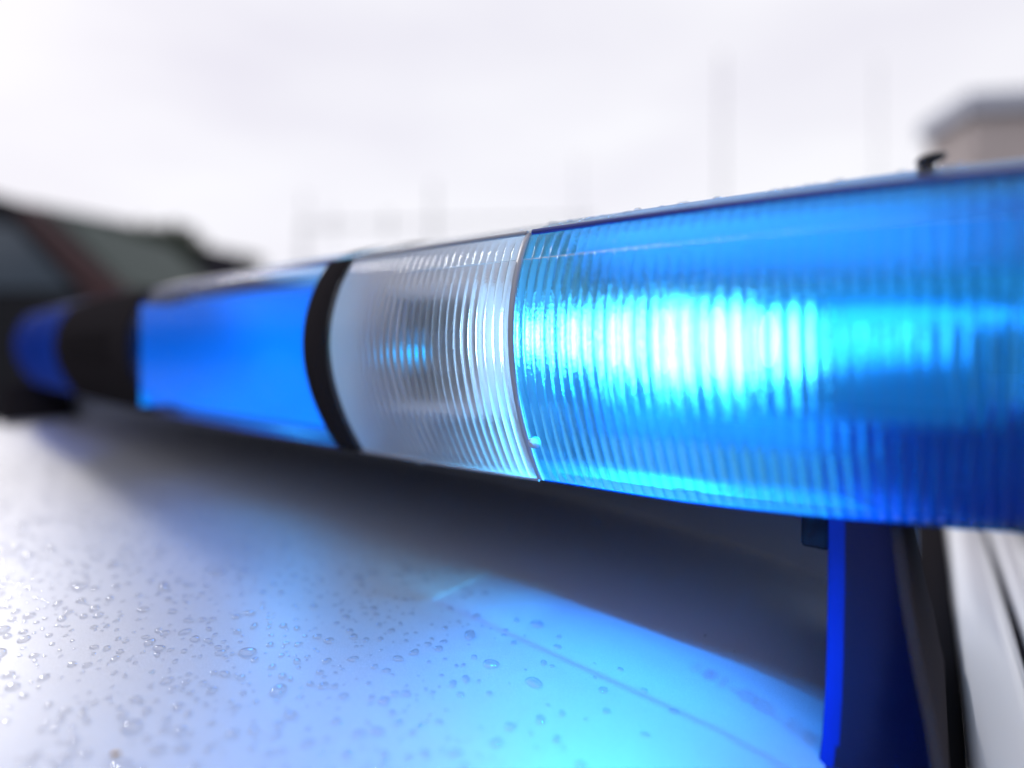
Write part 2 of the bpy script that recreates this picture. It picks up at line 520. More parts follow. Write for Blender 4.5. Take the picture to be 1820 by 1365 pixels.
# inside of the near blue section: reflector, board, LEDs
inn = thing('lamp_module', None, None, (0, 0, 0)); inn.parent = bar
inn.location = (0, 0, 0)
def bowl(x0, x1, yb, zlo, zhi, depth, n=18, nz=12):
    """parabolic trough reflector opening to the front"""
    rows = []
    for i in range(nz + 1):
        t = -1 + 2 * i / nz
        rows.append([Vector((x, yb - depth * t * t, Z0 + (zlo + zhi) / 2 + (zhi - zlo) / 2 * t)) for x in frange(x0, x1, n)])
    return MB().grid(rows)
refl = obj('reflector', bowl(-0.138, 0.015, 0.262, 0.096, 0.1465, 0.011), M_whitepl, inn)
obj('led_board', MB().box(-0.165, 0.014, 0.2455, 0.2485, Z0 + 0.108, Z0 + 0.1475), M_whitepl, inn, smooth=False, bevel=0.0006)
def led_dome(x, z, hw, hh, m, name='led_chip'):
    rows = []
    for t in (0.0, 0.3, 0.6, 0.85, 1.0):
        k = math.sqrt(1 - t * t) if t < 1 else 0.02
        rows.append([Vector((x + math.cos(a) * hw * k, 0.2452 - 0.003 * t, Z0 + z + math.sin(a) * hh * k)) for a in [2 * math.pi * q_ / 20 for q_ in range(20)]])
    return obj(name, MB().grid(rows, close=True).poly(rows[-1]), m, inn)
for x, z, hw, hh in ((-0.168, 0.1340, 0.0030, 0.0085), (-0.144, 0.1335, 0.0036, 0.0105), (-0.120, 0.1325, 0.0042, 0.0125), (-0.096, 0.1315, 0.0046, 0.0150), (-0.073, 0.1310, 0.0046, 0.0155), (-0.052, 0.1320, 0.0038, 0.0115)):
    led_dome(x, z, hw, hh, M_led)
led_dome(-0.035, 0.1330, 0.0030, 0.0095, M_led_dim)
led_dome(-0.020, 0.1340, 0.0026, 0.0070, M_led_dim)
led_dome(-0.006, 0.1350, 0.0024, 0.0050, M_led_dim)
for x, z in ((-0.098, 0.1120), (-0.075, 0.1115), (-0.124, 0.114), (-0.052, 0.1150)):
    led_dome(x, z, 0.0030, 0.0045, M_led_dim)
obj('light_guide', MB().tube([(-0.033, 0.240, Z0 + 0.1410), (-0.005, 0.243, Z0 + 0.1410), (0.022, 0.252, Z0 + 0.1405)], 0.0026, 8), M_led_soft, inn)
obj('light_guide', MB().tube([(-0.033, 0.240, Z0 + 0.1300), (-0.018, 0.241, Z0 + 0.1300), (0.0, 0.246, Z0 + 0.1296)], 0.0020, 8), M_led_soft, inn)
rows = [[Vector((x, y, Z0 + z)) for x in frange(-0.140, 0.03, 16)] for y, z in ((0.2600, 0.1545), (0.2570, 0.160), (0.2500, 0.167), (0.2400, 0.1725))]
obj('added_upper_reflector', MB().grid(rows), M_whitepl, inn)  # added panel that catches the glow of the hidden strip
obj('added_upper_strip', MB().box(-0.135, 0.012, 0.2490, 0.2512, Z0 + 0.1430, Z0 + 0.1445), emat('added_upper_glow', LED_RGB, 40.0), inn, smooth=False)  # hidden glowing strip, added to brighten the upper lens
# dark rounded block beside the board
blk = MB()
rows = []
for z, s in ((0.072, 1.0), (0.105, 1.0), (0.113, 0.97), (0.1165, 0.90), (0.1175, 0.75)):
    rows.append([Vector((0.008 + 0.045 * s * math.copysign(abs(math.cos(a)) ** 0.6, math.cos(a)), 0.292 + 0.045 * s * math.copysign(abs(math.sin(a)) ** 0.6, math.sin(a)), Z0 + z)) for a in [2 * math.pi * j / 32 for j in range(32)]])
blk.grid(rows, close=True); blk.poly(rows[-1])
obj('driver_box', blk, pmat('blue_module_plastic', (0.10, 0.13, 0.42), 0.4), inn)

# clear section: work lamp box
box = MB()
x0, x1, za, zb, yf, yk = -0.258, -0.193, 0.098, 0.157, 0.232, 0.262
fr = 0.006
for a in ((x0, x0 + fr, za, zb), (x1 - fr, x1, za, zb), (x0 + fr + .0001, x1 - fr - .0001, zb - fr, zb), (x0 + fr + .0001, x1 - fr - .0001, za, za + fr)):
    box.box(a[0], a[1], yf, yk, Z0 + a[2], Z0 + a[3])
wl = obj('work_lamp_frame', box, M_whitepl, bar, smooth=False, bevel=0.0006)
obj('work_lamp_back', MB().box(x0 + fr + 0.0002, x1 - fr - 0.0002, yk - 0.004, yk - 0.001, Z0 + za + fr + 0.0002, Z0 + zb - fr - 0.0002), M_whitepl, wl, smooth=False)
for k in range(3):
    cx = x0 + 0.0165 + k * 0.018
    rows = []
    for i in range(7):
        t = i / 6
        rr = 0.0025 + 0.0060 * math.sqrt(t)
        rows.append([Vector((cx + rr * math.cos(a), yk - 0.0045 - 0.022 * t, Z0 + 0.128 + rr * math.sin(a) * 1.2)) for a in [2 * math.pi * j / 18 for j in range(18)]])
    obj('lamp_reflector', MB().grid(rows, close=True), M_chrome, wl)
obj('inner_wall', MB().box(X_B + 0.001, -0.166, 0.268, 0.271, Z0 + 0.072, Z0 + 0.176), M_whitepl, bar, smooth=False)
obj('inner_floor', MB().box(X_B + 0.001, -0.150, 0.240, 0.2675, Z0 + 0.0715, Z0 + 0.075), M_tray, bar, smooth=False)
obj('blue_glint', MB().box(-0.250, -0.238, yf + 0.004, yf + 0.006, Z0 + 0.124, Z0 + 0.129), M_glint, wl, smooth=False)  # glowing chip stands in for blue reflections inside the work lamp

# second blue section: reflector and a dimmer LED strip
obj('reflector', bowl(X_D + 0.006, X_C - 0.004, 0.262, 0.074, 0.174, 0.02), M_whitepl, lm)
obj('light_panel', bowl(X_D + 0.002, X_C - 0.006, 0.252, 0.074, 0.168, 0.02), M_panel_glow, lm)
obj('light_panel', MB().box(X_D + 0.001, X_D + 0.0025, 0.205, 0.2515, Z0 + 0.076, Z0 + 0.166), M_panel_glow, lm, smooth=False)
# bulkhead behind the black band
xb_ = X_C + 0.009
obj('bulkhead', MB().poly([front(xb_, u, -0.0008) for u in frange(0.01, 0.99, 16)] + [rear(xb_, u, -0.0008) for u in frange(0.99, 0.01, 16)]), M_whitepl, bar, smooth=False)
# far section: dark insides
obj('inner_wall', MB().box(-1.20, X_E - 0.004, 0.285, 0.29, Z0 + 0.072, Z0 + 0.172), M_tray, lf, smooth=False)

# lettering moulded inside the near lens underside
def text_obj(body, size, m, parent, loc, rot, thick=0.0003):
    cu = bpy.data.curves.new('lettering', 'FONT')
    cu.body = body; cu.size = size; cu.extrude = thick; cu.align_x = 'CENTER'; cu.align_y = 'CENTER'
    cu.materials.append(m)
    tmp = bpy.data.objects.new('lettering_curve', cu)
    COL.objects.link(tmp)
    dg = bpy.context.evaluated_depsgraph_get()
    me = bpy.data.meshes.new_from_object(tmp.evaluated_get(dg))
    bpy.data.objects.remove(tmp)
    o = bpy.data.objects.new('moulded_lettering', me)
    COL.objects.link(o)
    o.parent = parent
    base = Vector((0, 0, 0)); p = parent
    while p is not None:
        base += p.location; p = p.parent
    o.location = Vector(loc) - base
    o.rotation_euler = rot
    return o
M_letter = pmat('letter_plastic', (0.02, 0.05, 0.22), 0.4)
text_obj('181-00-181', 0.0046, M_letter, ln, (-0.0766, 0.2290, Z0 + 0.0700), (0, 0, R(-8)))

# mounting feet
def foot(xa, xb):
    mb = MB()
    rows = []
    for z, dx, dr, ya, yb_ in ((0.0655, 0.0, -0.008, 0.2425, 0.330), (0.040, 0.0, -0.005, 0.242, 0.333), (0.015, -0.0003, -0.001, 0.241, 0.338), (0.0, -0.0006, 0.002, 0.240, 0.345), (-0.018, -0.0014, 0.0045, 0.238, 0.352), (-0.030, -0.0025, 0.0065, 0.234, 0.36)):
        l, r_ = xa + dx, xb + dr
        rows.append([Vector(q_ + (Z0 + z,)) for q_ in ((l, ya + 0.0032), (l + 0.0003, ya + 0.0027), (l + 0.0049, ya + 0.0003), (l + 0.0060, ya), (r_ - 0.003, ya), (r_, ya + 0.003), (r_, yb_), (l, yb_))])
    mb.grid(rows, close=True); mb.poly(rows[0]); mb.poly(rows[-1][::-1])
    return mb
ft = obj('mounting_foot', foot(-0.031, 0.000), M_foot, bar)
ft.data.set_sharp_from_angle(angle=R(25))
ft.data.materials.append(pmat('grey_foot_side', (0.06, 0.054, 0.062), 0.85, spec=0.0))
ft.data.materials.append(pmat('painted_blue_streak', (0.005, 0.035, 0.36), 0.2, metal=0.9))  # blue colour stands in for the LED reflection streak on the chamfer
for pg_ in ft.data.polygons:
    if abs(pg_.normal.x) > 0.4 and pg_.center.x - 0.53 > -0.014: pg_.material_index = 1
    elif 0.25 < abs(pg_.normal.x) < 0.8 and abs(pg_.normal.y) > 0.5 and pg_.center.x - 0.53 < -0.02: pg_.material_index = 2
fb = MB().box(-0.0415, -0.0312, 0.252, 0.30, Z0 + 0.0485, Z0 + 0.0625)
obj('clamp_bracket', fb, M_black, ft, smooth=True, bevel=0.0015)
fm = foot(-1.225, -1.194)
obj('mounting_foot', fm, M_black, bar)

# lamps of the bar (the LEDs that throw light on to the roof)
def led_spot(x, y, z, aim, watts, size, rad=0.0022, blend=0.9, col=(0.05, 0.52, 1.0)):
    d_ = bpy.data.lights.new('led_lamp', 'SPOT')
    d_.energy = watts; d_.color = col; d_.spot_size = R(size); d_.spot_blend = blend
    d_.shadow_soft_size = rad
    o = bpy.data.objects.new('led_lamp', d_)
    COL.objects.link(o)
    o.location = (x, y, Z0 + z)
    o.rotation_euler = Vector(aim).to_track_quat('-Z', 'Y').to_euler()
    return o
led_spot(-0.088, 0.2175, 0.124, (-0.05, -0.30, -0.9), 19.0, 108, rad=0.0013)
led_spot(-0.120, 0.2175, 0.124, (-0.05, -0.35, -0.9), 5.0, 128, rad=0.010)
led_spot(-0.050, 0.2200, 0.124, (0.05, -0.3, -0.9), 4.5, 124, rad=0.003)
led_spot(-0.37, 0.2300, 0.110, (0.1, -0.40, -0.85), 0.28, 150, rad=0.02, col=(0.08, 0.60, 1.0))

# ------------------------------------------------------------------ police car
car = thing('police_car', 'silver white police car whose wet roof carries the light bar', 'car', (-0.74, 0.2, 0.0))
xs = [XM + 0.71 * t for t in frange(-1, 1, 80)]
ys = frange(-0.62, 1.45, 60)
roof = obj('roof', MB().grid([[Vector((x, y, roofz(x, y))) for x in xs] for y in ys]), M_paint, car)

def sideprof(pts, y0, y1, n=24, flip=False, mirror=False):
    rows = []
    for x, z in pts:
        rows.append([Vector((x if not mirror else 2 * XM - x, y, roofz(XM + 0.71, y) + z + 0.022)) for y in frange(y0, y1, n)])
    return MB().grid(rows, flip=flip != mirror)
for mir in (False, True):
    obj('ditch_strip', sideprof([(-0.034, -0.030), (-0.033, -0.0225), (-0.026, -0.0200), (-0.008, -0.0200), (-0.005, -0.0215), (-0.004, -0.035), (0.0115, -0.037), (0.0122, -0.033)], -0.62, 1.45, mirror=mir), M_rubber, car)
    obj('side_rail', sideprof([(0.0125, -0.034), (0.0130, -0.0265), (0.016, -0.0242), (0.032, -0.0262), (0.0385, -0.0285), (0.0395, -0.040)], -0.62, 1.45, mirror=mir), M_white, car)
    obj('door_gap_seal', sideprof([(0.0390, -0.0375), (0.0445, -0.0375)], -0.62, 1.45, mirror=mir), M_rubber, car)
    obj('door_frame', sideprof([(0.0440, -0.044), (0.0448, -0.0315), (0.048, -0.0300), (0.062, -0.034), (0.080, -0.050), (0.092, -0.078), (0.097, -0.095)], -0.62, 1.45, mirror=mir), M_white, car)
    obj('side_window', sideprof([(0.0955, -0.0945), (0.15, -0.22), (0.20, -0.37), (0.235, -0.52)], -0.60, 1.40, mirror=mir), M_glass, car)
def absprof(pts, y0, y1, mirror):
    rows = []
    for x, z in pts:
        rows.append([Vector((x if not mirror else 2 * XM - x, y, z)) for y in frange(y0, y1, 20)])
    return MB().grid(rows, flip=mirror)
for mir in (False, True):
    obj('side_panel', absprof([(0.232, 0.97), (0.26, 0.95), (0.285, 0.80), (0.285, 0.60), (0.262, 0.38), (0.22, 0.28)], -2.05, 2.25, mir), M_white, car)
ws = MB().grid([[Vector((XM + w * t, y, z + 0.02 * (1 - t * t))) for t in frange(-1, 1, 16)] for w, y, z in ((0.69, -0.625, Z0 - 0.065), (0.78, -0.95, 1.22), (0.86, -1.30, 0.985))])
obj('windscreen', ws, M_glass, car)
hd = MB().grid([[Vector((XM + w * t, y, z + 0.04 * (1 - t * t))) for t in frange(-1, 1, 16)] for w, y, z in ((0.97, -1.28, 0.96), (0.96, -1.7, 0.90), (0.93, -2.05, 0.80), (0.90, -2.15, 0.68), (0.90, -2.17, 0.35))])
obj('bonnet', hd, M_white, car)
rw = MB().grid([[Vector((XM + w * t, y, z)) for t in frange(-1, 1, 12)] for w, y, z in ((0.70, 1.45, Z0 - 0.08), (0.84, 1.85, 1.0))])
obj('rear_window', rw, M_glass, car)
tl = MB().grid([[Vector((XM + w * t, y, z)) for t in frange(-1, 1, 12)] for w, y, z in ((0.97, 1.83, 0.98), (0.97, 2.2, 0.93), (0.95, 2.28, 0.6), (0.93, 2.25, 0.32))])
obj('tailgate', tl, M_white, car)
obj('floor_pan', MB().box(XM - 0.9, XM + 0.9, -2.1, 2.2, 0.26, 0.30), M_black, car, smooth=False)
def wheel(cx, cy_, cz, rad, wid, parent):
    mb = MB()
    prof = [(0.62, -0.5), (0.92, -0.5), (1.0, -0.38), (1.0, 0.38), (0.92, 0.5), (0.62, 0.5)]
    mb.grid([[Vector((cx + w * wid, cy_ + math.cos(a) * rad * r_, cz + math.sin(a) * rad * r_)) for a in [2 * math.pi * j / 28 for j in range(28)]] for r_, w in prof], close=True)
    o = obj('wheel', mb, M_rubber, parent)
    rm = MB().grid([[Vector((cx + w * wid, cy_ + math.cos(a) * rad * r_, cz + math.sin(a) * rad * r_)) for a in [2 * math.pi * j / 20 for j in range(20)]] for r_, w in ((0.63, 0.42), (0.5, 0.3), (0.2, 0.4), (0.02, 0.42), (0.02, -0.4), (0.63, -0.42))], close=True)
    obj('rim', rm, M_greypl, o)
for sx in (-1, 1):
    for yy in (-1.35, 1.35):
        wheel(XM + sx * 0.90, yy, 0.32, 0.32, 0.2, car)

# ------------------------------------------------------------------ rain drops
M_water = lens_mat('rain_water', (0.99, 0.99, 1.0), 0.81, 0.0, 1.33, fres=2.0, grough=0.02)
def drop_rows(seed, seg=18, rings=7):
    r_ = random.Random(seed)
    el = r_.uniform(0.75, 1.15)
    ph = [r_.uniform(0, 6.28) for _ in range(3)]
    am = [r_.uniform(0.0, 0.13), r_.uniform(0.0, 0.08), r_.uniform(0, 0.04)]
    rows = []
    for i in range(rings + 1):
        t = i / rings
        z = math.sin(t * math.pi / 2) ** 0.9
        rr = math.cos(t * math.pi / 2) ** 0.62 if t < 1 else 0.0
        rows.append([(rr * math.cos(a) * (1 + sum(am[k] * math.cos((k + 2) * a + ph[k]) for k in range(3))) * el,
                      rr * math.sin(a) * (1 + sum(am[k] * math.cos((k + 2) * a + ph[k]) for k in range(3))) / el,
                      z * 0.50) for a in [2 * math.pi * j / seg for j in range(seg)]])
    return rows
VAR = [drop_rows(s, 18, 7) for s in range(12)]
VAR_LO = [drop_rows(s, 10, 4) for s in range(12)]
def drop_mesh(rows):
    mb = MB(); mb.grid(rows, close=True)
    me = bpy.data.meshes.new('water_drop')
    me.from_pydata(mb.v, [], mb.f)
    bm = bmesh.new(); bm.from_mesh(me)
    bmesh.ops.remove_doubles(bm, verts=bm.verts, dist=1e-5)
    bmesh.ops.recalc_face_normals(bm, faces=bm.faces)
    bm.to_mesh(me); bm.free()
    me.polygons.foreach_set('use_smooth', [len(p_.vertices) <= 4 for p_ in me.polygons])
    me.materials.append(M_water)
    return me
DM = [drop_mesh(r_) for r_ in VAR]
def on_roof(x, y):
    e = 0.002
    n = Vector((-(roofz(x + e, y) - roofz(x - e, y)) / (2 * e), -(roofz(x, y + e) - roofz(x, y - e)) / (2 * e), 1)).normalized()
    return Vector((x, y, roofz(x, y))), n
def project(p):
    d_ = p - cam.location
    Z = d_.dot(FV)
    if Z < 0.02: return None
    return 910 + d_.dot(RV) / Z * 1000, 613 - d_.z / Z * 1000, Z
cand = []
tries = 0
while len(cand) < 1750 and tries < 90000:
    tries += 1
    x = rnd.uniform(-0.80, -0.035); y = rnd.uniform(-0.02, 0.27)
    if x < -0.50 and rnd.random() < 0.5: continue
    dens = (0.272 - y - 0.35 * max(0, x + 0.25)) / 0.09
    dens = min(1.0, dens)
    if x > -0.10: dens *= 0.5
    if dens <= 0 or rnd.random() > dens: continue
    p, n = on_roof(x, y)
    pr = project(p)
    if pr is None or not (-40 < pr[0] < 1460 and 700 < pr[1] < 1410): continue
    if len([1 for c in cand[-40:] if c[3][0] < 60]) > 12 and pr[0] < 60: continue
    big = rnd.random()
    r_ = 0.00065 + 0.0018 * big ** 1.5 + (0.0009 if big > 0.95 else 0)
    if any((p - c[0]).length < (r_ + c[2]) * 1.25 for c in cand): continue
    cand.append((p, n, r_, pr))
# the three drops that flash white in the beam, and a row below the bar
for px_, py_, r_, lb_ in ((1103, 1190, 0.0014, 'farthest of three round drops in a row inside the bright blue glow'), (1146, 1228, 0.0015, 'middle one of three round drops in a row inside the bright blue glow'),
                          (1197, 1265, 0.0017, 'nearest and largest of three round drops in a row inside the bright blue glow'), (495, 1228, 0.0031, 'biggest oval rain drop on the pale front part of the roof'),
                          (708, 1172, 0.0022, 'plump rain drop at the left border of the blue glow on the roof'), (712, 1004, 0.0026, 'lone large drop on the roof just in front of the clear lens')):
    Zd = 0.130 / ((py_ - 613) / 1000.0)
    for _ in range(4):
        w = pxw(px_, Zd); Zd = (cam.location.z - roofz(w.x, w.y)) / ((py_ - 613) / 1000.0)
    w = pxw(px_, Zd)
    p, n = on_roof(w.x, w.y)
    cand = [c for c in cand if (p - c[0]).length > (r_ + c[2]) * 1.4]
    cand.append((p, n, r_, project(p), lb_))
cand.sort(key=lambda c: (len(c) == 4, -(c[2] / c[3][2])))
def drop_matrix(p, n, r_, rz):
    q_ = n.to_track_quat('Z', 'Y').to_matrix().to_4x4()
    return Matrix.Translation(p - n * 0.00003) @ q_ @ Matrix.Rotation(rz, 4, 'Z') @ Matrix.Diagonal((r_, r_, r_, 1))
stuff = MB()
for i, c_ in enumerate(cand):
    p, n, r_, pr = c_[:4]
    Mx = drop_matrix(p, n, r_, rnd.uniform(0, 6.28))
    if i < 290:
        o = bpy.data.objects.new('water_drop', DM[i % len(DM)])
        COL.objects.link(o)
        o.matrix_world = Mx
        tag(o, c_[4] if len(c_) > 4 else 'clear rain drop beaded among many on the silver car roof', 'water drop', 'rain drops on the car roof')
    else:
        rows = VAR_LO[i % 12]
        R2 = [[Mx @ Vector(v) for v in row] for row in rows[:-1]]
        top = Mx @ Vector(rows[-1][0])
        stuff.grid(R2, close=True)
        for j in range(len(R2[-1])):
            stuff.poly([R2[-1][j], R2[-1][(j + 1) % len(R2[-1])], top])
so = obj('fine_rain_drops', stuff, M_water, None, origin=(-0.4, 0.1, Z0))
tag(so, 'fine scatter of tiny rain drops over the silver car roof', 'rain drops', None, 'stuff')

# drops on the lid and on the near lens
M_water_dark = M_water
lidrops = []
for i in range(46):
    x = rnd.uniform(-0.15, 0.01); k = rnd.uniform(0.008, 0.11)
    p = lid_pt(x, k)
    dpx = (lid_pt(x + .002, k) - lid_pt(x - .002, k)); dpk = (lid_pt(x, k + .01) - lid_pt(x, max(0, k - .01)))
    n = dpx.cross(dpk).normalized()
    if n.z < 0: n = -n
    o = bpy.data.objects.new('water_drop', DM[i % len(DM)])
    COL.objects.link(o)
    r_ = rnd.uniform(0.0007, 0.0023)
    o.matrix_world = drop_matrix(p, n, r_, rnd.uniform(0, 6.28))
    tag(o, 'rain drop sitting on the dark lid of the light bar', 'water drop', 'rain drops on the light bar lid')
for i, (px_, u) in enumerate(((-0.118, 0.10), (-0.098, 0.085), (-0.092, 0.17), (-0.104, 0.20), (-0.075, 0.16), (-0.066, 0.125), (-0.06, 0.23), (-0.048, 0.15), (-0.04, 0.25), (-0.083, 0.22))):
    p = front(px_, u, 0.0006)
    o = bpy.data.objects.new('water_drop', DM[(i + 5) % len(DM)])
    COL.objects.link(o)
    n = Vector((0, -1, 0.25)).normalized()
    o.matrix_world = drop_matrix(p, n, rnd.uniform(0.0006, 0.0011), rnd.uniform(0, 6.28))
    tag(o, 'rain drop clinging to the upper part of the near blue lens', 'water drop', 'rain drops on the near blue lens')
p = front(-0.219, 1.0)
dr = MB()
rows = []
for i in range(9):
    t = i / 8
    rr = 0.0020 * math.sin(math.pi * min(1, 0.18 + 0.82 * t)) ** 0.8
    rows.append([p + Vector((rr * math.cos(a) * 1.6, 0.002 + rr * math.sin(a), 0.0005 - 0.0042 * t)) for a in [2 * math.pi * j / 16 for j in range(16)]])
dr.grid(rows, close=True); dr.poly(rows[0]); dr.poly(rows[-1][::-1])
tag(obj('hanging_drop', dr, M_water, None, origin=p), 'single drop hanging from the bottom edge of the clear lens', 'water drop')

# yellow seed and dirt specks on the roof
def roof_at(px_, py_):
    Zd = 0.130 / ((py_ - 613) / 1000.0)
    for _ in range(4):
        w = pxw(px_, Zd); Zd = (cam.location.z - roofz(w.x, w.y)) / ((py_ - 613) / 1000.0)
    w = pxw(px_, Zd)
    return Vector((w.x, w.y, roofz(w.x, w.y)))
sp = roof_at(206, 1341)
sd = MB()
rows = []
for i in range(9):
    t = -1 + i / 4
    rr = max(0.03, (1 - t * t) ** 0.5) * (1 - 0.25 * t)
    rows.append([sp + Vector((t * 0.0016 * 0.7 + math.cos(a) * 0.0007 * rr * -0.7, t * 0.0016 * 0.7 + math.cos(a) * 0.0007 * rr * 0.7, 0.0004 + math.sin(a) * 0.0004 * rr)) for a in [2 * math.pi * j / 10 for j in range(10)]])
sd.grid(rows, close=True); sd.poly(rows[0]); sd.poly(rows[-1][::-1])
tag(obj('yellow_seed', sd, pmat('seed', (0.62, 0.30, 0.005), 0.6, noise=0.3, nscale=900), None, origin=sp), 'tiny yellow brown seed lying on the wet roof', 'seed')
for px_, py_, r_, lb in ((1253, 1130, 0.00042, 'small black dirt speck on the dark roof under the light bar'), (1305, 1158, 0.00022, 'tiny dirt speck beside the larger black speck on the roof')):
    p = roof_at(px_, py_)
    mb = MB()
    rows = [[p + Vector((r_ * s * math.cos(a) * (1.3 + 0.3 * math.cos(3 * a)), r_ * s * math.sin(a) * (0.9 + 0.2 * math.sin(2 * a)), z * r_)) for a in [2 * math.pi * j / 10 for j in range(10)]] for s, z in ((1, 0), (0.9, 0.5), (0.4, 0.9))]
    mb.grid(rows, close=True); mb.poly(rows[-1])
    tag(obj('dirt_speck', mb, M_black, None, origin=p), lb, 'dirt speck')

# ------------------------------------------------------------------ yard behind
g = MB().grid([[Vector((x, y, 0)) for x in (-900, -40, 40, 900)] for y in (-900, -40, 40, 900)])
tag(obj('ground', g, M_asphalt, None), 'grey asphalt yard', None, None, 'structure')
def frame(px, Z, rz=0.0):
    """matrix: local x along camera right, y away, turned by rz"""
    o = pxw(px, Z)
    a = math.atan2(RV.y, RV.x) + rz
    return Matrix.Translation(o) @ Matrix.Rotation(a, 4, 'Z')

# dark van parked at the left
VM = frame(190, 4.0, R(4))
van = thing('parked_van', 'dark van with tall roof parked far left behind the bar', 'van', tuple(VM.translation))
M_van = pmat('dark_van_paint', (0.03, 0.031, 0.037), 0.7, spec=0.05)
M_vanred = pmat('dark_red_van_paint', (0.075, 0.032, 0.036), 0.5)
M_vangl = pmat('van_window_glass', (0.10, 0.13, 0.17), 0.15)
# profile: x from rear to nose, z; nose points right
prof = [(-3.9, 0.45), (-3.9, 2.50), (-3.7, 2.66), (-0.85, 2.72), (-0.52, 2.62), (0.06, 2.02), (0.75, 1.60), (0.95, 1.2), (0.98, 0.45)]
vb = MB().prism(prof, 0.0, 1.95, VM)
obj('van_body', vb, M_van, van, smooth=False, bevel=0.06)
gw = [(-2.4, 2.02), (-2.4, 2.50), (-0.85, 2.50), (-0.62, 2.46), (-0.22, 2.02)]
obj('side_window', MB().prism(gw, -0.012, 0.02, VM), M_vangl, van, smooth=False)
obj('windscreen', MB().prism([(-0.50, 2.632), (0.068, 2.045), (0.078, 2.055), (-0.49, 2.642)], 0.12, 1.83, VM), pmat('windscreen_glass', (0.075, 0.095, 0.088), 0.6, spec=0.1), van, smooth=False)
pillar = [(-0.62, 2.60), (-0.50, 2.60), (0.16, 2.00), (0.32, 1.92), (0.32, 1.80), (-0.10, 1.92), (-0.14, 2.02)]
obj('red_pillar', MB().prism(pillar, -0.016, 0.02, VM), M_vanred, van, smooth=False)
for wx in (-3.0, 0.25):
    mb = MB()
    mb.grid([[VM @ Vector((wx + math.cos(a) * 0.36 * r_, w, 0.36 + math.sin(a) * 0.36 * r_)) for a in [2 * math.pi * j / 24 for j in range(24)]] for r_, w in ((0.02, 0.0), (0.6, -0.01), (0.62, -0.03), (0.95, -0.03), (1, 0.02), (1, 0.2))], close=True)
    obj('wheel', mb, M_rubber, van)

# green hall and dark shed receding behind
def wallseg(name, label, A, B, h, dep, m, mroof, over=0.25):
    A = Vector(A); B = Vector(B)
    d_ = (B - A); L = d_.length; a = math.atan2(d_.y, d_.x)
    Mx = Matrix.Translation(A) @ Matrix.Rotation(a, 4, 'Z')
    t_ = thing(name, label, 'building', tuple(A))
    obj('wall', MB().box(0, L, 0, dep, 0, h, Mx), m, t_, smooth=False)
    obj('roof', MB().box(-over, L + over * 0.3, -over, dep + over, h, h + 0.16, Mx), mroof, t_, smooth=False)
    n = max(2, int(L / 1.6))
    for k in range(n):
        x = (k + 0.5) * L / n
        obj('window', MB().box(x - 0.4, x + 0.4, -0.03, 0.02, 1.0, 2.1, Mx), M_glass, t_, smooth=False)
    return t_, Mx, L
M_hall = pmat('green_hall_cladding', (0.07, 0.09, 0.08), 0.9, noise=0.25, nscale=0.8, spec=0.0)
M_hallroof = pmat('dark_roof_sheet', (0.035, 0.045, 0.04), 0.6)
M_shed = pmat('dark_shed_boards', (0.04, 0.038, 0.05), 0.9, noise=0.2, nscale=1, spec=0.0)
A = pxw(60, 11.0); Bm = pxw(330, 14.0); B2 = pxw(335, 14.1); C = pxw(432, 15.7)
wallseg('green_hall', 'long low greenish grey hall behind the dark van', A, Bm, 4.18, 5.0, M_hall, M_hallroof)
wallseg('dark_shed', 'dark grey shed with square end right of the small tree', B2, C, 4.0, 4.5, M_shed, M_shed, 0.1)

# trees
M_leaf = pmat('dark_foliage', (0.035, 0.055, 0.025), 0.7, noise=0.5, nscale=2)
M_bark = pmat('bark', (0.06, 0.045, 0.035), 0.9)
def tree(label, base, h, w, trunk_h, n, seed):
    r_ = random.Random(seed)
    t_ = thing('tree', label, 'tree', tuple(base))
    tm = MB().tube([base, base + Vector((0.03, 0.02, h * 0.4)), base + Vector((-0.02, 0.05, h * 0.85))], [0.09, 0.06, 0.02], 8)
    for k in range(7):
        z = h * r_.uniform(0.35, 0.8); a = r_.uniform(0, 6.28); l = w * 0.4
        tm.tube([base + Vector((0, 0, z)), base + Vector((math.cos(a) * l * 0.6, math.sin(a) * l * 0.6, z + l * 0.5)), base + Vector((math.cos(a) * l, math.sin(a) * l, z + l))], [0.03, 0.018, 0.006], 5)
    obj('trunk', tm, M_bark, t_)
    mb = MB()
    cl = [(Vector((r_.gauss(0, w * 0.20), r_.gauss(0, w * 0.20), r_.uniform(trunk_h, h))), r_.uniform(0.16, 0.3) * w) for _ in range(26)]
    for _ in range(n):
        c, rad = r_.choice(cl)
        v = Vector((r_.gauss(0, 1), r_.gauss(0, 1), r_.gauss(0, 1))).normalized() * rad * r_.uniform(0.4, 1.0)
        q_ = base + c + v
        if q_.z > base.z + h: q_.z = base.z + h - r_.uniform(0, 0.3)
        a = Vector((r_.gauss(0, 1), r_.gauss(0, 1), r_.gauss(0, 1))).normalized()
        b = a.orthogonal().normalized(); s = r_.uniform(0.05, 0.10)
        mb.poly([q_ - a * s, q_ + b * s * 0.5, q_ + a * s, q_ - b * s * 0.5])
    obj('crown', mb, M_leaf, t_, smooth=False)
tree('small dark green tree in front of the green hall', pxw(285, 11.6), 4.1, 1.7, 0.5, 5200, 3)
tree('leafy treetop at the far end of the dark shed', pxw(436, 15.9), 4.15, 0.8, 1.6, 1800, 5)
tree('dark bush tree beside the green hall and van', pxw(130, 10.4), 3.9, 1.6, 1.0, 3000, 8)
# verge
vg = MB().grid([[pxw(px_, Z_, 0.004) for px_ in (-900, -300, 80)] for Z_ in (5.8, 9.0, 10.5)])
tag(obj('grass_verge', vg, M_grass, None), 'strip of green verge beyond the van', None, None, 'structure')

